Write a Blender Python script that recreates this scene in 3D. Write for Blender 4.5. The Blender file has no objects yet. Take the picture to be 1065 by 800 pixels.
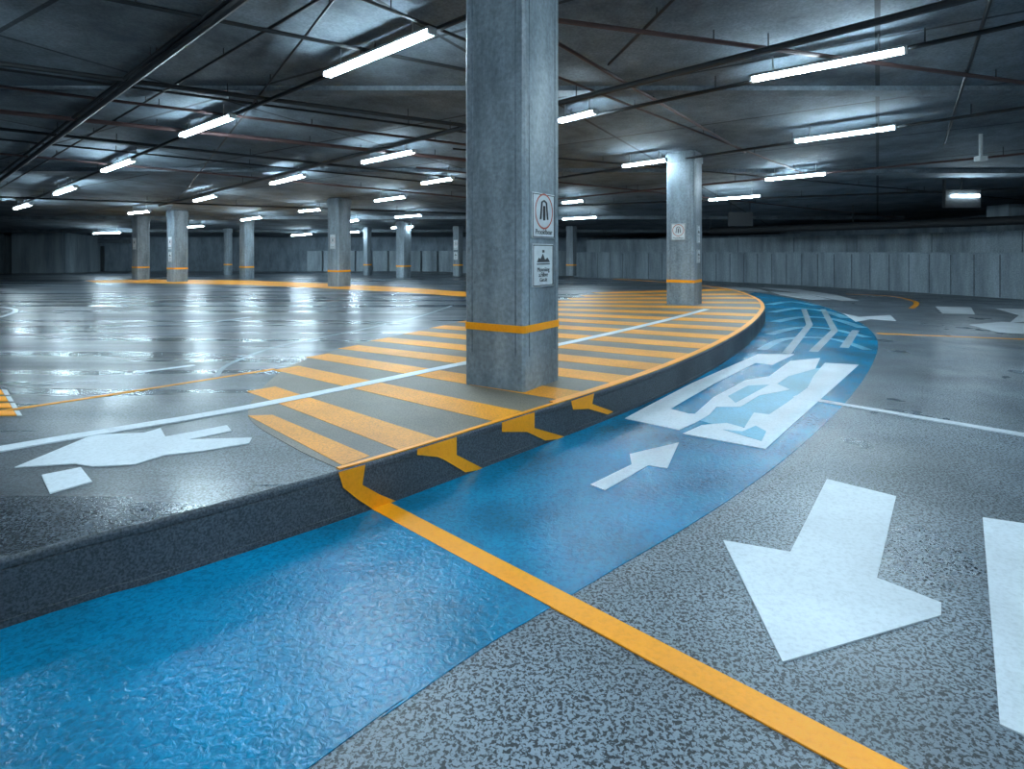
import bpy, bmesh, math, random
from mathutils import Vector, Matrix
random.seed(4)
F=620.0; CX=532.5; HY=262.0; CAMZ=1.47; UP=0.27
CEIL0=4.57; SL=0.06
def ceil_z(y): return CEIL0-SL*y
# survey helpers: measured photo points -> true positions on the real floor / ceiling planes
def G(px,py,z=0.0):
    d=(CAMZ-z)*F/(py-HY); return ((px-CX)/F*d, d)
def U(px,py): return G(px,py,UP)
def C(px,py,o=0.15):
    v=(HY-py)/F; d=(CEIL0-CAMZ-o)/(v+SL); return Vector(((px-CX)/F*d,d,CAMZ+v*d))

# ---------- materials ----------
def newmat(name):
    m=bpy.data.materials.new(name); m.use_nodes=True
    nt=m.node_tree; b=nt.nodes['Principled BSDF']; return m,nt,b
def ramp(nt,src,stops):
    r=nt.nodes.new('ShaderNodeValToRGB'); nt.links.new(src,r.inputs[0])
    e=r.color_ramp.elements
    while len(e)<len(stops): e.new(0.5)
    for i,(p,c) in enumerate(stops):
        e[i].position=p; e[i].color=(c[0],c[1],c[2],1) if hasattr(c,'__len__') else (c,c,c,1)
    return r
def tex(nt,kind,scale,detail=2,vec=None,**k):
    t=nt.nodes.new(kind); t.inputs['Scale'].default_value=scale
    if 'Detail' in t.inputs: t.inputs['Detail'].default_value=detail
    if vec is not None: nt.links.new(vec,t.inputs['Vector'])
    return t
def coords(nt,scale=(1,1,1),rot=0):
    tc=nt.nodes.new('ShaderNodeTexCoord'); mp=nt.nodes.new('ShaderNodeMapping')
    mp.inputs['Scale'].default_value=scale; mp.inputs['Rotation'].default_value=(0,0,rot)
    nt.links.new(tc.outputs['Object'],mp.inputs[0]); return mp.outputs[0]
def mix(nt,a,b,fac,mode='MIX'):
    m=nt.nodes.new('ShaderNodeMix'); m.data_type='RGBA'; m.blend_type=mode
    if isinstance(fac,(int,float)): m.inputs[0].default_value=fac
    else: nt.links.new(fac,m.inputs[0])
    nt.links.new(a,m.inputs[6]); 
    if hasattr(b,'links') or hasattr(b,'is_linked'): nt.links.new(b,m.inputs[7])
    else: m.inputs[7].default_value=(*b,1)
    return m.outputs[2]
def bump(nt,b,src,st,dist=0.01):
    n=nt.nodes.new('ShaderNodeBump'); n.inputs['Strength'].default_value=st; n.inputs['Distance'].default_value=dist
    nt.links.new(src,n.inputs['Height']); nt.links.new(n.outputs[0],b.inputs['Normal'])

def speckled(name,dark,light,scale,lo,hi,rlo,rhi,bst=0.3,streak=None,big=(0.7,1.15),dist=0.0):
    m,nt,b=newmat(name); v=coords(nt)
    n=tex(nt,'ShaderNodeTexNoise',scale,4,v); n.inputs['Roughness'].default_value=0.6; n.inputs['Distortion'].default_value=dist
    r=ramp(nt,n.outputs[0],[(lo,dark),(hi,light)])
    n2=tex(nt,'ShaderNodeTexNoise',0.9,6,v)
    r2=ramp(nt,n2.outputs[0],[(0.3,big[0]),(0.7,big[1])])
    c=mix(nt,r.outputs[0],r2.outputs[0],1.0,'MULTIPLY')
    nt.links.new(c,b.inputs['Base Color'])
    if streak: v2=coords(nt,streak,0.15)
    else: v2=coords(nt,(1,1,1))
    n3=tex(nt,'ShaderNodeTexNoise',1.2,4,v2)
    r3=ramp(nt,n3.outputs[0],[(0.35,rlo),(0.65,rhi)])
    nt.links.new(r3.outputs[0],b.inputs['Roughness'])
    bump(nt,b,n.outputs[0],bst,0.01)
    return m
M_LOW=speckled('asphalt_speckled',(0.008,0.012,0.018),(0.235,0.29,0.345),74,0.455,0.515,0.27,0.44,0.25,None,(0.55,1.15),0.6)
M_UP=speckled('asphalt_wet_dark',(0.010,0.015,0.021),(0.11,0.138,0.17),90,0.43,0.56,0.21,0.46,0.045,(0.12,1.5,1),(0.3,1.3),0.3)
M_CURB=speckled('curb_stone',(0.03,0.037,0.045),(0.085,0.103,0.124),95,0.4,0.6,0.55,0.75,0.12)

def paint(name,col,wear=0.25,rough=0.4,scale=45,bst=0.2,cell=False,dark=0.6):
    m,nt,b=newmat(name); v=coords(nt)
    n=tex(nt,'ShaderNodeTexNoise',scale,4,v); n.inputs['Roughness'].default_value=0.7
    n2=tex(nt,'ShaderNodeTexNoise',1.3,4,v)
    r=ramp(nt,n.outputs[0],[(0.3,tuple(x*(1-wear) for x in col)),(0.55,col)])
    r2=ramp(nt,n2.outputs[0],[(0.32,dark),(0.68,1.1)])
    c=mix(nt,r.outputs[0],r2.outputs[0],1.0,'MULTIPLY')
    b.inputs['Roughness'].default_value=rough
    if cell:
        b.inputs['Specular IOR Level'].default_value=0.4
        w=tex(nt,'ShaderNodeTexNoise',34,4,v); w.inputs['Distortion'].default_value=0.7
        c=mix(nt,c,ramp(nt,w.outputs[0],[(0.42,0.78),(0.5,1.0)]).outputs[0],1.0,'MULTIPLY')
        bump(nt,b,w.outputs[0],0.45,0.01)
    else: bump(nt,b,n.outputs[0],bst,0.01)
    nt.links.new(c,b.inputs['Base Color'])
    return m
M_BLUE=paint('paint_blue',(0.0,0.245,0.465),0.3,0.27,60,0.2,True,0.52)
M_WHITE=paint('paint_white',(0.66,0.72,0.78),0.2,0.45,dark=0.85)
M_PALE=paint('paint_faded_pale_blue',(0.14,0.44,0.62),0.4,0.35)
M_GHOST=paint('worn_paint_and_sheen_grey',(0.34,0.43,0.5),0.5,0.4)  # worn grey markings, plus the sheen arc painted on the raised floor
M_ORANGE=paint('paint_orange',(1.0,0.36,0.0),0.12,0.45,dark=0.9)
M_ORW=paint('paint_orange_worn',(0.92,0.34,0.003),0.4,0.5,70,dark=0.78)
M_TAN=paint('paint_tan_worn',(0.22,0.185,0.145),0.6,0.5,80,dark=0.65)

def concrete(name,lo,hi,rough=0.75,zs=0.25,seam=None,sc=2.2):
    m,nt,b=newmat(name); v=coords(nt,(1,1,zs))
    n=tex(nt,'ShaderNodeTexNoise',sc,9,v); n.inputs['Roughness'].default_value=0.68
    r=ramp(nt,n.outputs[0],[(0.34,lo),(0.66,hi)]); c=r.outputs[0]
    n2=tex(nt,'ShaderNodeTexNoise',30,3,coords(nt)); r2=ramp(nt,n2.outputs[0],[(0.3,0.72),(0.7,1.1)])
    c=mix(nt,c,r2.outputs[0],1.0,'MULTIPLY')
    if seam:
        bt=nt.nodes.new('ShaderNodeTexBrick'); nt.links.new(coords(nt,(1,1,1),seam[3]),bt.inputs['Vector'])
        bt.offset=0; bt.inputs['Scale'].default_value=1; bt.inputs['Brick Width'].default_value=seam[0]; bt.inputs['Row Height'].default_value=seam[1]
        bt.inputs['Mortar Size'].default_value=seam[2]; bt.inputs['Color1'].default_value=(1,1,1,1); bt.inputs['Color2'].default_value=(.8,.8,.8,1); bt.inputs['Mortar'].default_value=(.25,.25,.25,1)
        c=mix(nt,c,bt.outputs[0],1.0,'MULTIPLY')
    nt.links.new(c,b.inputs['Base Color']); b.inputs['Roughness'].default_value=rough
    bump(nt,b,n.outputs[0],0.25,0.02)
    return m
M_COL=concrete('concrete_column',(0.09,0.118,0.143),(0.29,0.35,0.4),0.5,0.22)
M_CEIL=concrete('concrete_ceiling',(0.07,0.098,0.125),(0.215,0.27,0.32),0.85,1,(4.6,2.9,0.03,0.55),0.9)
M_BEAM=concrete('concrete_beam',(0.08,0.104,0.125),(0.18,0.22,0.26),0.8,1)
M_WALL=concrete('concrete_wall',(0.12,0.16,0.2),(0.26,0.33,0.4),0.8,0.4)
M_PARA=concrete('concrete_parapet',(0.17,0.22,0.26),(0.42,0.51,0.58),0.7,0.12,None,1.6)
def plain(name,col,rough=0.5,metal=0.0):
    m,nt,b=newmat(name); n=tex(nt,'ShaderNodeTexNoise',12,4,coords(nt))
    r=ramp(nt,n.outputs[0],[(0.3,tuple(x*0.8 for x in col)),(0.7,col)]); nt.links.new(r.outputs[0],b.inputs['Base Color'])
    b.inputs['Roughness'].default_value=rough; b.inputs['Metallic'].default_value=metal; return m
M_DARK=plain('metal_dark',(0.02,0.023,0.027),0.5,0.3)
M_RED=plain('pipe_red_brown',(0.07,0.035,0.035),0.5)
M_STEEL=plain('metal_housing',(0.45,0.48,0.5),0.5,0.2)
M_SIGN=plain('sign_white',(0.62,0.67,0.7),0.4)
M_INK=plain('sign_ink',(0.03,0.035,0.04),0.5)
M_SRED=plain('sign_red',(0.45,0.08,0.05),0.5)
M_DOOR=plain('door_metal',(0.045,0.055,0.065),0.5)
M_TUBE,nt,b=newmat('tube_glow'); b.inputs['Base Color'].default_value=(1,1,1,1)
b.inputs['Emission Color'].default_value=(0.67,0.885,1,1); b.inputs['Emission Strength'].default_value=132

# ---------- mesh helpers ----------
def link(me,name,mats,parent=None):
    for m in mats: me.materials.append(m)
    o=bpy.data.objects.new(name,me); bpy.context.collection.objects.link(o)
    if parent: o.parent=parent
    return o
def empty(name,loc=(0,0,0)):
    e=bpy.data.objects.new(name,None); e.empty_display_size=0.2; e.location=loc
    bpy.context.collection.objects.link(e); return e
def add_prism(bm,pts,z0,z1,mi=0):
    a=sum(pts[i][0]*pts[(i+1)%len(pts)][1]-pts[(i+1)%len(pts)][0]*pts[i][1] for i in range(len(pts)))
    if a<0: pts=pts[::-1]
    t=[bm.verts.new((p[0],p[1],z1)) for p in pts]; b_=[bm.verts.new((p[0],p[1],z0)) for p in pts]
    top=bm.faces.new(t); top.material_index=mi
    n=len(pts)
    for i in range(n): 
        bf=bm.faces.new((b_[i],b_[(i+1)%n],t[(i+1)%n],t[i])); bf.material_index=mi
    bt=bm.faces.new(b_[::-1]); bt.material_index=mi
    if n>4:
        top.normal_update(); bt.normal_update()
        bmesh.ops.triangulate(bm,faces=[top,bt],ngon_method='EAR_CLIP')
def prisms(name,polys,z0,z1,mat,parent=None,dz=0):
    bm=bmesh.new()
    for i,p in enumerate(polys): add_prism(bm,list(p),z0,z1+dz*i)
    me=bpy.data.meshes.new(name); bm.to_mesh(me); bm.free()
    return link(me,name,[mat],parent)
def band(name,A,B,z0,z1,mat,parent=None):
    "strip between two equally long polylines"
    bm=bmesh.new(); n=len(A)
    at=[bm.verts.new((*p,z1)) for p in A]; bt=[bm.verts.new((*p,z1)) for p in B]
    ab=[bm.verts.new((*p,z0)) for p in A]; bb=[bm.verts.new((*p,z0)) for p in B]
    for i in range(n-1):
        bm.faces.new((at[i],at[i+1],bt[i+1],bt[i])); bm.faces.new((ab[i],bb[i],bb[i+1],ab[i+1]))
        bm.faces.new((at[i],ab[i],ab[i+1],at[i+1])); bm.faces.new((bt[i],bt[i+1],bb[i+1],bb[i]))
    bm.faces.new((at[0],bt[0],bb[0],ab[0])); bm.faces.new((at[-1],ab[-1],bb[-1],bt[-1]))
    bmesh.ops.recalc_face_normals(bm,faces=bm.faces)
    me=bpy.data.meshes.new(name); bm.to_mesh(me); bm.free()
    return link(me,name,[mat],parent)
def smooth(pts,k=6):
    out=[];n=len(pts)
    P=[Vector(p) for p in pts]
    for i in range(n-1):
        p0=P[max(i-1,0)];p1=P[i];p2=P[i+1];p3=P[min(i+2,n-1)]
        for j in range(k):
            t=j/k
            out.append(0.5*((2*p1)+(p2-p0)*t+(2*p0-5*p1+4*p2-p3)*t*t+(3*p1-p0-3*p2+p3)*t**3))
    out.append(P[-1]); return [tuple(v) for v in out]
def offs(pts,w):
    out=[]
    for i,p in enumerate(pts):
        a=Vector(pts[max(i-1,0)]);b_=Vector(pts[min(i+1,len(pts)-1)]); d=(b_-a).normalized()
        out.append((p[0]-d.y*w,p[1]+d.x*w))
    return out
def strip(name,pts,w,z,mat,h=0.004,parent=None):
    return band(name,offs(pts,w/2),offs(pts,-w/2),z,z+h,mat,parent)
def add_box(bm,c,s,mi=0,M=None):
    r=bmesh.ops.create_cube(bm,size=1)
    for v in r['verts']:
        v.co=Vector((v.co.x*s[0],v.co.y*s[1],v.co.z*s[2]))+Vector(c)
        if M: v.co=M@v.co
    for f in {f for v in r['verts'] for f in v.link_faces}: f.material_index=mi
def add_tube(bm,a,b_,r,mi=0,seg=8):
    a=Vector(a);b_=Vector(b_);d=b_-a
    q=d.to_track_quat('Z','Y').to_matrix().to_4x4()
    M=Matrix.Translation((a+b_)/2)@q
    x=bmesh.ops.create_cone(bm,segments=seg,radius1=r,radius2=r,depth=d.length,cap_ends=True,matrix=M)
    for f in {f for v in x['verts'] for f in v.link_faces}: f.material_index=mi
def mk(name,bm,mats,parent=None,bev=0):
    me=bpy.data.meshes.new(name); bm.to_mesh(me); bm.free()
    o=link(me,name,mats,parent)
    if bev:
        md=o.modifiers.new('bevel','BEVEL'); md.width=bev; md.segments=2; md.limit_method='ANGLE'
    return o

# ---------- floors ----------
XL=-33; YB=36.5; YF=-9
floor_pts=[(XL,YF),(31,YF),(30.5,0),(27.5,12),(21.5,24),(15,33.3),(9,YB),(XL,YB)]
prisms('floor',[floor_pts],-0.2,0,M_LOW)
curb_px=[(0,583),(170,540),(355,490),(450,462),(545,432),(612,411),(660,395),(705,378),(745,360),(775,343),(791,329),(796,318),(786,309),(760,301),(720,296),(670,292),(620,289.5)]
cw=[(-12,-8.9),(-7,-3.4),(-4,0.35)]+[U(*p) for p in curb_px]+[(2.0,29.5),(-1,31),(-4,36.0)]
cw=smooth(cw,8)
CW_=0.02
inner=offs(cw,CW_)
prisms('raised_floor',[[(XL,YF)]+inner+[(-4.2,YB),(XL,YB)]],0,UP,M_UP)
# kerb: bevelled face swept along the curve, with a recessed joint line near the top
bm=bmesh.new(); rings=[]
prof=[(0.0,0.0),(0.0,0.03),(0.004,0.032),(0.004,0.225),(0.010,0.228),(0.010,0.233),(0.002,0.236),(0.002,0.258),(0.006,0.266),(0.014,UP+0.001),(CW_,UP+0.001),(CW_,0.0)]
for o_,z in prof:
    line=offs(cw,o_); rings.append([bm.verts.new((p[0],p[1],z)) for p in line])
for i in range(len(rings)-1):
    for j in range(len(cw)-1):
        bm.faces.new((rings[i][j],rings[i][j+1],rings[i+1][j+1],rings[i+1][j]))
bmesh.ops.recalc_face_normals(bm,faces=bm.faces)
mk('kerb',bm,[M_CURB])

# ---------- painted markings, lower level ----------
blue_edge=[(320,800),(400,745),(500,676),(560,640),(640,592),(720,545),(780,505),(835,462),(880,418),(904,385),(913,362),(909,348),(893,335),(862,321),(825,311),(785,304)]
be=smooth([(-3.0,-1.2)]+[G(*p) for p in blue_edge],6)
i0=min(range(len(cw)),key=lambda i:(Vector(cw[i])-Vector((-5.2,-1.1))).length)
i1=min(range(len(cw)),key=lambda i:(Vector(cw[i])-Vector(U(760,301))).length)
prisms('blue_lane',[offs(cw,-0.004)[i0:i1]+be[::-1]],0,0.003,M_BLUE)
a=Vector(G(372,514));b_=Vector(G(910,800)); d=(b_-a).normalized()
strip('orange_lane_line',[tuple(a+d*0.17),tuple(b_+d*3)],0.12,0,M_ORANGE,0.006)
def gp(l): return [G(*p) for p in l]
def up(l): return [U(*p) for p in l]
prisms('road_arrow',[gp([(860,499),(932,517),(912,602),(979,628),(979,641),(814,690),(752,563),(822,575)])],0,0.006,M_WHITE)
prisms('road_arrow',[gp([(1022,539),(1110,552),(1140,800),(1040,755)])],0,0.006,M_WHITE)
prisms('lane_arrow',[gp([(614,505),(657,484),(655,473),(706,461),(694,488),(674,485),(629,511)])],0,0.007,M_WHITE)
sym=empty('lane_symbol')
prisms('faded_fill',[gp([(728,438),(770,405),(812,388),(862,382),(835,408),(800,440),(760,447)])],0,0.005,M_PALE,sym)
prisms('strokes',[
 gp([(650,436),(672,424),(720,399),(788,369),(826,369),(803,380),(786,378),(742,400),(697,426),(716,431),(738,432),(722,441),(706,448)]),
 gp([(893,380),(858,378),(846,392),(840,404),(818,420),(800,432),(784,430),(774,446),(756,441),(730,443),(710,452),(796,468)]),
 gp([(722,432),(742,414),(776,396),(800,392),(822,376),(853,373),(848,384),(820,392),(808,400),(822,406),(790,412),(770,424),(745,424),(738,432)]),
 ],0,0.008,M_WHITE,sym,0.0006)
prisms('cutouts',[gp([(757,413),(778,402),(800,401),(785,409),(765,420)]),gp([(752,448),(772,450),(786,444),(797,450),(792,460)])],0,0.0105,M_PALE,sym)
gh=empty('worn_lane_symbol')
for k,(l,w) in enumerate([([(792,364),(812,354),(840,351),(872,354),(902,364)],.14),([(800,348),(830,341),(862,342),(902,351)],.16),([(806,335),(835,330),(866,332),(897,341)],.2),([(803,325),(830,321),(858,324),(880,331)],.22),([(800,317),(822,314),(850,318)],.25)]):
    strip('arc_%d'%k,smooth([G(*p) for p in l],4),w,0,M_PALE,0.005+0.0003*k,gh)
for k,l in enumerate([[(818,368),(842,338),(836,322)],[(846,366),(868,344),(856,322)],[(878,362),(890,344)]]):
    strip('bar_%d'%k,[G(*p) for p in l],0.12,0,M_GHOST,0.007+0.0003*k,gh)
prisms('road_marking',[gp([(877,326),(893,330),(926,328),(932,334),(905,332),(890,335)]),
   gp([(973,319),(1010,320),(1014,327),(980,326)]),gp([(1008,338),(1042,335),(1100,339),(1100,349),(1040,346)]),
   gp([(1036,321),(1100,323),(1100,332),(1050,336),(1060,328)]),
   gp([(742,299),(765,298.5),(790,301),(800,304),(775,302.5)]),gp([(800,303),(838,306),(865,312),(845,312),(812,307)]),
   gp([(788,299),(830,301),(870,307),(893,313),(875,313),(840,306)])],0,0.006,M_WHITE)
strip('wet_sheen_arc',[G(826,413),G(1065,453),G(1250,484)],0.10,0,M_WHITE,0.0095)
strip('yellow_lane_line',[G(912,347),G(1065,353),G(1300,362)],0.10,0,M_ORANGE)
strip('yellow_lane_line',smooth([G(880,306),G(925,308),G(952,314),G(948,321)],5),0.13,0,M_ORANGE)

# ---------- painted markings, raised level ----------
Lpx=[(258,433),(272,405),(298,383),(330,370),(362,361),(395,353),(428,346),(455,340),(482,334),(505,329),(525,325),(543,321),(560,317),(577,314),(592,311),(606,308),(620,305)]
lc=smooth([U(352,488),U(300,463)]+[U(*p) for p in Lpx],4)
j0=min(range(len(cw)),key=lambda i:(Vector(cw[i])-Vector(U(360,489))).length)
j1=min(range(len(cw)),key=lambda i:(Vector(cw[i])-Vector(U(760,301))).length)
hat=empty('island_hatching')
prisms('tan_ground',[offs(cw,0.02)[j0:j1]+lc[::-1]],UP,UP+0.003,M_TAN,hat)
Rpx=[(356,489),(441,464.5),(535,435),(604,413.5),(655,396),(690,383),(718,371.5),(742,361),(760,351.5),(774,343),(784,335),(791,328),(794,321),(793,315),(786,310),(775,306),(758,301.5)]
polys=[]
for i,(l,r) in enumerate(zip(Lpx,Rpx)):
    L=Vector(U(*l));R=Vector(U(*r)); d=(R-L).normalized(); n=Vector((-d.y,d.x))
    R=R-d*0.06
    if i==0: polys.append([tuple(L),tuple(L+n*0.14+d*.1),tuple(R+n*0.22-d*.03),tuple(R+n*.03)]); continue
    w0=0.11+0.013*i; w1=0.14+0.012*i
    polys.append([tuple(L-n*w0),tuple(L+n*w0),tuple(R+n*w1),tuple(R-n*w1)])
prisms('stripes',polys,UP,UP+0.005,M_ORW,hat)
k0=min(range(len(cw)),key=lambda i:(Vector(cw[i])-Vector(U(585,420))).length)
k1=min(range(len(cw)),key=lambda i:(Vector(cw[i])-Vector(U(630,290))).length)
band('edge_line',offs(cw,0.02)[k0:k1],offs(cw,0.10)[k0:k1],UP,UP+0.008,M_ORANGE,hat)
band('kerb_edge_line',offs(cw,0.02)[j0:k0+1],offs(cw,0.055)[j0:k0+1],UP,UP+0.008,M_ORANGE,hat)
strip('wet_sheen_arc',smooth([U(-300,530),U(0,468),U(260,424),U(485,378),U(600,355),U(690,334),U(735,322)],4),0.125,UP,M_WHITE,0.009)
prisms('road_arrow',[up([(15,487),(97,453),(150,451),(167,446),(172,455),(236,443),(241,449),(196,458),(262,456),(259,462),(210,470),(172,474),(140,484),(96,486),(78,483)]),
   up([(43,495),(84,487),(96,502),(52,514)])],UP,UP+0.006,M_WHITE)
band('yellow_curved_marking',up([(88,292),(150,290.5),(260,292),(340,295),(420,299),(487,304),(560,309)]),up([(100,294),(150,294.5),(260,296.5),(340,300),(420,304),(487,309),(560,314)]),UP,UP+0.004,M_ORW)
strip('yellow_lane_line',smooth([U(-150,450),U(0,428),U(120,410),U(285,384)],4),0.05,UP,M_ORW)
dash=[]
for y0 in (406,413,420,428):
    s=(y0-406)/30*18
    dash.append(up([(-60,y0+1),(s+1,y0),(s+4,y0+4.5),(-60,y0+5.5)]))
prisms('yellow_dashes',dash,UP,UP+0.0065,M_ORANGE)
prisms('white_dashes',[up([(s+2,y0),(s+7,y0),(s+10,y0+5),(s+5,y0+5)]) for y0,s in ((406,0),(413,4.2),(420,8.4),(428,13))],UP,UP+0.0065,M_WHITE)
strip('wet_sheen_arc',[U(140,388),U(202,380)],0.07,UP,M_WHITE)
strip('wet_sheen_arc',[U(110,341),U(215,336),U(260,330)],0.07,UP,M_GHOST)
strip('wet_sheen_arc',smooth([U(0,330),U(12,326),U(16,322),U(0,319)],4),0.08,UP,M_WHITE)
strip('wet_sheen_arc',smooth([U(470,318),U(430,331),U(350,348),U(290,360),U(240,378),U(225,392)],4),0.05,UP,M_GHOST,0.002)  # curved sheen of the wet floor, painted in as a thin pale strip

# paint running down the kerb face
def face_pt(px,py):
    u=(px-CX)/F; best=None
    for i in range(len(cw)-1):
        A=Vector(cw[i]);B=Vector(cw[i+1])
        fa=A.x-u*A.y; fb=B.x-u*B.y
        if A.y>0.5 and fa*fb<=0 and fa!=fb:
            P=A+(B-A)*(fa/(fa-fb))
            if best is None or P.y<best.y: best=P
    z=CAMZ-(py-HY)/F*best.y
    z=max(0.002,min(z,UP))
    d=(best).normalized()*0.006
    return (best.x-d.x,best.y-d.y,z)
for poly in [[(352,487),(380,483),(377,504),(395,514),(412,524),(404,528),(388,530),(372,519),(357,507)],
             [(434,466),(475,454),(475,473),(502,488),(497,491),(484,491),(462,478),(455,475),(434,473)],
             [(522,439),(556,428),(556,445),(587,457),(580,460),(567,458),(548,449),(522,449)],
             [(594,417),(618,408),(616,420),(638,428),(632,431),(612,425),(596,426)]]:
    bm=bmesh.new()
    vs=[bm.verts.new(face_pt(*p)) for p in poly]
    f=bm.faces.new(vs); f.normal_update()
    bmesh.ops.triangulate(bm,faces=bm.faces[:],ngon_method='EAR_CLIP')
    mk('kerb_paint',bm,[M_ORANGE])

# ---------- columns ----------
def column(px,py,s,z0=UP):
    u=(px-CX)/F; d=(CAMZ-z0)*F/(py-HY)
    near=Vector((u*d,d))
    ax=Vector((-.84,.54));ay=Vector((.54,.84))
    cen=near+(ax+ay)*s/2
    root=empty('concrete_column',(cen.x,cen.y,z0)); root.rotation_euler=(0,0,math.atan2(.54,-.84)+math.pi)
    H=ceil_z(cen.y)-z0-0.003
    bm=bmesh.new(); h=s/2; c=0.022
    P=[(h-c,-h),(h,-h+c),(h,h-c),(h-c,h),(-h+c,h),(-h,h-c),(-h,-h+c),(-h+c,-h)]
    add_prism(bm,P,0,H)
    mk('shaft',bm,[M_COL],root)
    bm=bmesh.new(); k=1+0.012/s
    add_prism(bm,[(p[0]*k,p[1]*k) for p in P],0.505,0.568)
    mk('painted_ring',bm,[M_ORANGE],root)
    bm=bmesh.new()
    add_box(bm,(0,0,H-0.14),(s*1.06,s*1.06,0.2))
    mk('capital',bm,[M_COL],root,0.01)
    bm=bmesh.new()
    for sg in (-1,1):
        add_box(bm,(sg*(h-0.085),0,H/2),(0.012,s+0.005,H-0.6)); add_box(bm,(0,sg*(h-0.085),H/2),(s+0.005,0.012,H-0.6))
    mk('joints',bm,[M_BEAM],root)
    return root,h
def text(body,size,loc,rot,mat,parent,ext=0.001):
    cu=bpy.data.curves.new('txt','FONT'); cu.body=body; cu.size=size; cu.align_x='CENTER'; cu.align_y='CENTER'; cu.extrude=ext
    cu.materials.append(mat); o=bpy.data.objects.new('lettering',cu); bpy.context.collection.objects.link(o)
    o.parent=parent; o.location=loc; o.rotation_euler=rot; return o
def sign(col,h,face,zc,w,hh,kind,off=0.0):
    root=empty('column_sign'); root.parent=col
    if face=='R': root.location=(h+0.008,off,zc); root.rotation_euler=(math.pi/2,0,math.pi/2)
    else: root.location=(off,-h-0.008,zc); root.rotation_euler=(math.pi/2,0,0)
    bm=bmesh.new(); add_box(bm,(0,0,0),(w,hh,0.012)); mk('plate',bm,[M_SIGN],root,0.004)
    bm=bmesh.new(); t=0.008
    for s_ in (-1,1):
        add_box(bm,(s_*(w/2-0.012),0,0.007),(t,hh-.016,0.003)); add_box(bm,(0,s_*(hh/2-0.012),0.007),(w-.016,t,0.003))
    mk('border',bm,[M_INK],root)
    if kind==1:
        bm=bmesh.new(); n=32; r1=w*0.4;r0=w*0.36; cy=hh*0.1
        for i in range(n):
            a0=2*math.pi*i/n;a1=2*math.pi*(i+1)/n
            bm.faces.new([bm.verts.new((r*math.cos(a),cy+r*math.sin(a),0.009)) for r,a in ((r0,a0),(r1,a0),(r1,a1),(r0,a1))])
        mk('ring',bm,[M_SRED],root)
        bm=bmesh.new()
        for x0,x1 in ((-.1,-.16),(.1,.16)):
            add_tube(bm,(w*x0,cy+w*.2,0.008),(w*x1,cy-w*.18,0.008),w*.022)
        add_tube(bm,(w*-.1,cy+w*.2,0.008),(0,cy+w*.24,0.008),w*.02); add_tube(bm,(w*.1,cy+w*.2,0.008),(0,cy+w*.24,0.008),w*.02)
        add_tube(bm,(0,cy+w*.12,0.008),(0,cy-w*.2,0.008),w*.03)
        mk('pictogram',bm,[M_INK],root)
        text('Prookfbear',w*0.165,(0,-hh*0.36,0.008),(0,0,0),M_INK,root)
    else:
        bm=bmesh.new()
        for pts in ([(-.3,.08),(.32,.08),(.2,.2),(.08,.14),(-.02,.3),(-.14,.16),(-.22,.2)],[(-.3,.02),(.32,.02),(.3,.05),(-.3,.05)],[(-.05,.33),(.05,.33),(.05,.4),(-.05,.4)]):
            add_prism(bm,[(p[0]*w,p[1]*hh*.9) for p in pts],0.006,0.0085)
        mk('pictogram',bm,[M_INK],root)
        text('Monniiing',w*0.15,(0,-hh*0.1,0.008),(0,0,0),M_INK,root)
        text('a.Filbre',w*0.15,(0,-hh*0.22,0.008),(0,0,0),M_INK,root)
        text('Gao.iit',w*0.13,(0,-hh*0.34,0.008),(0,0,0),M_INK,root)
c1,h=column(545,409,0.63)
sign(c1,h,'R',1.52,0.40,0.40,1,-0.0); sign(c1,h,'R',1.08,0.37,0.38,2,-0.01)
c2,h=column(722,318,0.63)
sign(c2,h,'L',1.65,0.33,0.38,1,-0.04); sign(c2,h,'R',1.6,0.25,0.4,2); sign(c2,h,'R',1.1,0.25,0.3,2)
for px,py,s,sg in [(352,298.5,.56,1),(181,293.5,.56,2),(143,291.3,.5,1),(255,290.8,.44,0),(420,289,.5,0),(477,287,.36,2),(382,286.5,.3,0),(596,287,.4,0),(236,286,.3,0)]:
    c,h=column(px,py,s)
    if sg:
        sign(c,h,'L',1.55,0.28,0.5,1); 
        if sg==2: sign(c,h,'L',1.0,0.26,0.4,2)

# ---------- walls ----------
def wall(name,pts,z0,z1f,th,mat):
    bm=bmesh.new(); O=offs(pts,th)
    for i in range(len(pts)-1):
        q=[pts[i],pts[i+1],O[i+1],O[i]]
        b0=[bm.verts.new((p[0],p[1],z0)) for p in q]; t0=[bm.verts.new((p[0],p[1],z1f(p[1]))) for p in q]
        bm.faces.new(b0[::-1]); bm.faces.new(t0)
        for k in range(4): bm.faces.new((b0[k],b0[(k+1)%4],t0[(k+1)%4],t0[k]))
    bmesh.ops.recalc_face_normals(bm,faces=bm.faces)
    return mk(name,bm,[mat])
cz=lambda y: ceil_z(y)+0.05
wall('wall_back',[(XL,YB),(9,YB)],0,cz,0.3,M_WALL)
wall('wall_left',[(XL,YF),(XL,YB)],0,cz,0.3,M_WALL)
wall('wall_front',[(31,YF),(XL,YF)],0,cz,-0.3,M_WALL)
wall('wall_right',[(9,YB),(15,33.3),(21.5,24),(27.5,12),(30.5,0),(31,YF)],0,cz,0.3,M_WALL)
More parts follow.
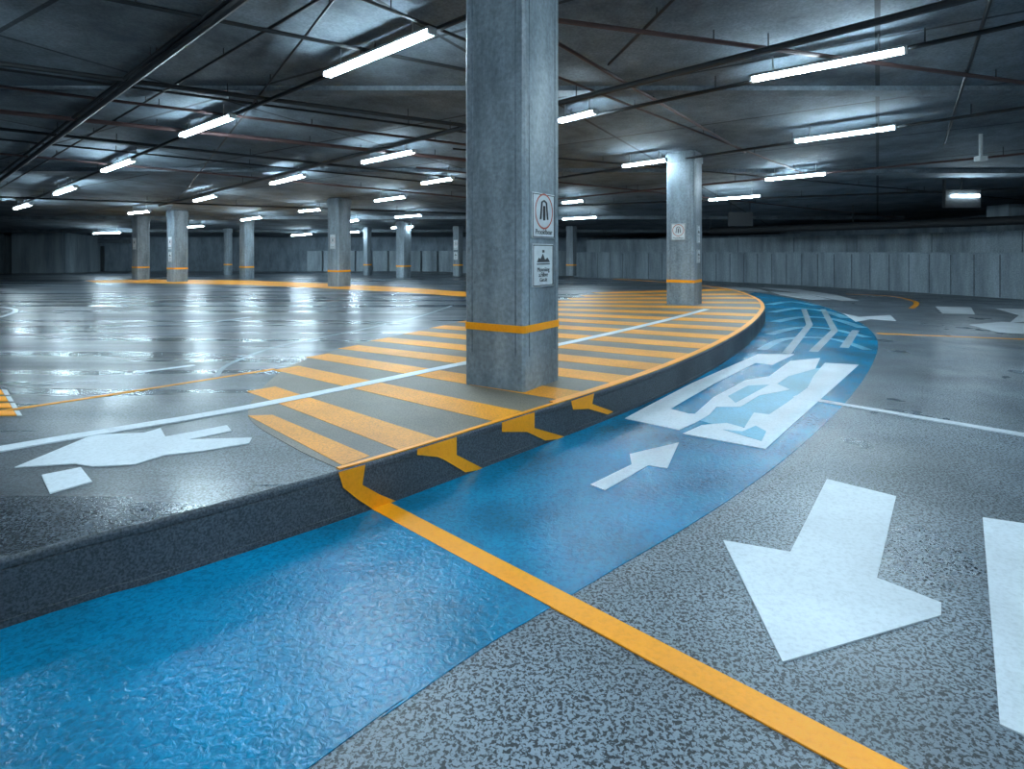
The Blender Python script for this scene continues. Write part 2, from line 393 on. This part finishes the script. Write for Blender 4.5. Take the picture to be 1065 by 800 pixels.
# parapet with panel joints and coping
pp=[(3.6,34.6),G(735,292.3),G(900,301),G(1065,311.5),(20.3,9.5),(23,-2)]
pp=smooth(pp,5)
par=empty('parapet_wall')
w=wall('panels',pp,0,lambda y:1.40,0.22,M_PARA); w.parent=par
def joints(pp,step,z0,z1,parent,th=0.025):
    bm=bmesh.new(); seg=[Vector(p) for p in pp]; acc=0
    for i in range(len(seg)-1):
        A,B=seg[i],seg[i+1]; ln=(B-A).length; t=step-acc
        while t<ln:
            P=A+(B-A)*(t/ln); dd=(B-A).normalized(); 
            M=Matrix.Translation((P.x,P.y,(z0+z1)/2))@Matrix.Rotation(math.atan2(dd.y,dd.x),4,'Z')
            add_box(bm,(0,0,0),(0.028,th,z1-z0),0,M); t+=step
        acc=(ln-(t-step))
    mk('joints',bm,[M_BEAM],parent)
joints(pp,0.75,0.01,1.38,par)
w=wall('coping',offs(pp,-0.03),1.40,lambda y:1.45,0.28,M_PARA); w.parent=par
led=empty('far_ledge_wall'); pq=offs(pp,1.6)
w=wall('ledge',pq,0,lambda y:1.47+0.72,0.3,M_PARA); w.parent=led
joints(pq,3.0,0.2,2.15,led)
# full-height pier standing behind the ledge
bm=bmesh.new(); H=ceil_z(22.6)-.01
add_box(bm,(18.5,22,H/2),(1.2,1.0,H)); add_box(bm,(18.5,22,0.15),(1.3,1.1,0.3))
mk('concrete_pier',bm,[M_PARA],None,0.02)
# back wall fit-out
def bw(px0,px1,py0,py1,y,name,mat,th=0.2):
    x0=(px0-CX)/F*y;x1=(px1-CX)/F*y; z1=CAMZ+(HY-py0)/F*y; z0=max(UP,CAMZ+(HY-py1)/F*y)
    bm=bmesh.new(); add_box(bm,((x0+x1)/2,y+th/2,(z0+z1)/2),(x1-x0,th,z1-z0)); return mk(name,bm,[mat],None,0.01)
bw(12,68,241,300,33.5,'wall_pier',M_PARA,2.98)
bw(-10,4,243,300,34,'wall_pier',M_PARA,2.48)
n=0
for a0,a1 in ((79,93),(95,107)):
    n+=1; bw(a0,a1,256,300,36.35,'door_%d'%n,M_DOOR,0.148)
bw(74,132,249,253,36.1,'trim_1',M_BEAM,0.398)
bm=bmesh.new()
for i in range(16): 
    x=-12+i*1.0; z0=0.28 if x<-4.6 else 0.0
    add_box(bm,(x,36.34,(1.53+z0)/2),(0.9,0.3,1.53-z0))
mk('wall_panel_row',bm,[M_PARA],None,0.02)

# ---------- ceiling ----------
bm=bmesh.new(); pts=[(XL-.3,YF-.3),(31.4,YF-.3),(31.4,YB+.3),(XL-.3,YB+.3)]
lo=[bm.verts.new((x,y,ceil_z(y))) for x,y in pts]; hi=[bm.verts.new((x,y,ceil_z(y)+0.3)) for x,y in pts]
bm.faces.new(lo[::-1]); bm.faces.new(hi)
for k in range(4): bm.faces.new((lo[k],lo[(k+1)%4],hi[(k+1)%4],hi[k]))
mk('ceiling',bm,[M_CEIL])
def cx(p,q,o=0.15,e0=0,e1=0):
    a=C(*p,o);b_=C(*q,o); d=b_-a; return a-d*e0,b_+d*e1
def beam(a,b_,w,dp,name='ceiling_beam'):
    a=Vector(a);b_=Vector(b_); n=(b_-a).normalized(); n=Vector((-n.y,n.x))*w/2
    q=[a+n,a-n,b_-n,b_+n]; bm=bmesh.new()
    t=[bm.verts.new((p.x,p.y,ceil_z(p.y)-.001)) for p in q]; l=[bm.verts.new((p.x,p.y,ceil_z(p.y)-dp)) for p in q]
    bm.faces.new(t);bm.faces.new(l[::-1])
    for k in range(4): bm.faces.new((l[k],l[(k+1)%4],t[(k+1)%4],t[k]))
    bmesh.ops.recalc_face_normals(bm,faces=bm.faces)
    return mk(name,bm,[M_BEAM])
beam((-26,15.4),(14,15.8),0.35,0.10); beam((-32,26),(17,26),0.4,0.14); beam((-32,32),(14,32),0.4,0.14); beam((-22,9.3),(20,9.3),0.3,0.07)

bm=bmesh.new()
def run(p,q,r,mi,o=0.16,e0=0,e1=0):
    a,b_=cx(p,q,o,e0,e1); add_tube(bm,a,b_,r,mi)
    L=(b_-a).length; n=int(L/3)
    for i in range(n+1):
        P=a+(b_-a)*((i+.3)/(n+1)); add_tube(bm,P,(P.x,P.y,ceil_z(P.y)-0.002),0.008,0,5)
pipes=[((0,188),(250,0),.05,0,.2),((0,181),(235,0),.03,0,.14),
 ((0,66),(480,130),.035,0,.16),((0,90),(480,150),.025,1,.12),((0,116),(480,166),.04,1,.16),((0,134),(480,186),.03,0,.16),((0,160),(480,205),.025,1,.16),
 ((0,72),(480,137),.02,0,.1),((0,196),(330,0),.018,0,.1),((0,145),(480,193),.02,0,.12),((120,0),(480,72),.025,0,.14),
 ((40,205),(480,20),.032,0,.2),((200,205),(1000,0),.045,0,.2),((600,124),(1065,24),.03,0,.2),((600,182),(1065,112),.028,0,.2),((600,205),(1065,160),.025,1,.2),
 ((585,22),(1065,86),.03,1,.14),((585,48),(760,150),.025,1,.12),((590,84),(830,178),.02,1,.12),((585,165),(1065,208),.02,0,.14),((585,190),(1065,240),.02,1,.12),
 ((380,0),(480,40),.02,0,.12),((300,60),(180,215),.015,0,.1),((700,0),(640,60),.02,0,.1),((1030,0),(985,140),.02,0,.1),((0,205),(480,222),.03,0,.2),((585,214),(1065,196),.03,0,.2)]
for p,q,r,mi,o in pipes: run(p,q,r,mi,o,0.15,0.15)
mk('ceiling_pipework',bm,[M_DARK,M_RED])
bm=bmesh.new()
P=smooth([(9,27),(13.6,21),(16.2,15.5),(18,10)],5)
for i in range(len(P)-1):
    a=Vector((*P[i],CAMZ+.95));b_=Vector((*P[i+1],CAMZ+.95)); add_tube(bm,a,b_,0.14,0,12)
for i in range(0,len(P),4): add_tube(bm,(*P[i],CAMZ+.95),(*P[i],ceil_z(P[i][1])-.002),0.015,0,6)
mk('ventilation_duct',bm,[M_DARK])

# ---------- fluorescent fixtures ----------
def fixture(a,b_):
    a=Vector(a);b_=Vector(b_); L=(b_-a).length; mid=(a+b_)/2; d=(b_-a).normalized()
    side=d.cross(Vector((0,0,1))).normalized(); upv=side.cross(d)
    M=Matrix((( d.x,side.x,upv.x,mid.x),(d.y,side.y,upv.y,mid.y),(d.z,side.z,upv.z,mid.z),(0,0,0,1)))
    bm=bmesh.new()
    add_box(bm,(0,0,0.042),(L+0.06,0.125,0.03),0,M)
    for s in (-1,1): 
        add_box(bm,(s*(L/2+0.02),0,0.01),(0.03,0.12,0.075),0,M)
        p=M@Vector((s*L*.35,0,.055)); add_tube(bm,p,(p.x,p.y,ceil_z(p.y)-.002),0.008,0,5)
        add_tube(bm,M@Vector((-L/2,s*0.036,0)),M@Vector((L/2,s*0.036,0)),0.026,1,10)
    mk('fluorescent_light',bm,[M_STEEL,M_TUBE])
LO=0.27
lights=[((341,78),(448,34)),((783,83),(940,53)),((828,147),(930,133)),((797,187),(858,181)),((649,173),(692,167)),((738,208),(790,204)),
 ((190,141),(241,122)),((108,178),(138,167)),((58,202),(78,195)),((16,217),(32,213)),((378,169),(430,158)),((283,191),(316,183)),((203,209),(224,204)),
 ((391,209),(421,205)),((583,126),(618,117)),((586,211),(606,209)),((586,228),(620,226)),((252,229),(272,226)),((188,237),(212,235)),((135,222),(155,220)),((98,243),(126,242)),
 ((312,220),(333,218)),((356,231),(373,229)),((304,245),(324,243.5)),((412,226),(438,224)),((408,237),(430,236)),((440,191),(470,186)),((360,242),(374,241))]
for p,q in lights: fixture(C(*p,LO),C(*q,LO))
for x,y in [(-3.2,1.2),(1.5,2.6),(4.8,1.0),(-6.5,5.5),(-1.5,-2.5),(3.0,-3.0),(8.0,-1.5),(-8,-1),(-12,3),(12,4),(18,6)]:
    fixture((x-.7,y-.45,ceil_z(y-.45)-LO),(x+.7,y+.45,ceil_z(y+.45)-LO))
# hanging equipment on the right
bm=bmesh.new()
P=C(1000,207,.6); 
add_box(bm,(P.x,P.y,P.z),(1.0,.12,.5),0); add_box(bm,(P.x-.48,P.y,P.z+.3),(.06,.06,.5),0)
add_box(bm,(P.x+.05,P.y-.08,P.z+.08),(.75,.05,.06),1)
add_tube(bm,(P.x,P.y,P.z),(P.x,P.y,ceil_z(P.y)-.002),.02,0)
mk('hanging_light_panel',bm,[M_DARK,M_TUBE])
bm=bmesh.new(); P=C(1020,165,.5); add_tube(bm,P,(P.x,P.y,ceil_z(P.y)-.002),.035,0); add_box(bm,P,(.16,.16,.1),0)
mk('hanging_sensor',bm,[M_STEEL])
bm=bmesh.new(); P=C(770,228,.6); add_box(bm,P,(.9,.06,.5),0)
for s in(-.35,.35): add_tube(bm,(P.x+s,P.y,P.z),(P.x+s,P.y,ceil_z(P.y)-.002),.015,0)
mk('hanging_sign',bm,[M_DARK])

# ---------- world, camera ----------
w=bpy.data.worlds.new('world'); bpy.context.scene.world=w; w.use_nodes=True
w.node_tree.nodes['Background'].inputs[0].default_value=(0.3,0.4,0.5,1); w.node_tree.nodes['Background'].inputs[1].default_value=0.1
cam=bpy.data.cameras.new('camera'); co=bpy.data.objects.new('camera',cam); bpy.context.collection.objects.link(co)
co.location=(0,0,CAMZ); co.rotation_euler=(math.pi/2,0,0)
cam.sensor_width=36; cam.lens=F/1065*36; cam.shift_y=-(400-HY)/1065; cam.clip_start=0.05
bpy.context.scene.camera=co
bpy.context.scene.view_settings.view_transform='Standard'
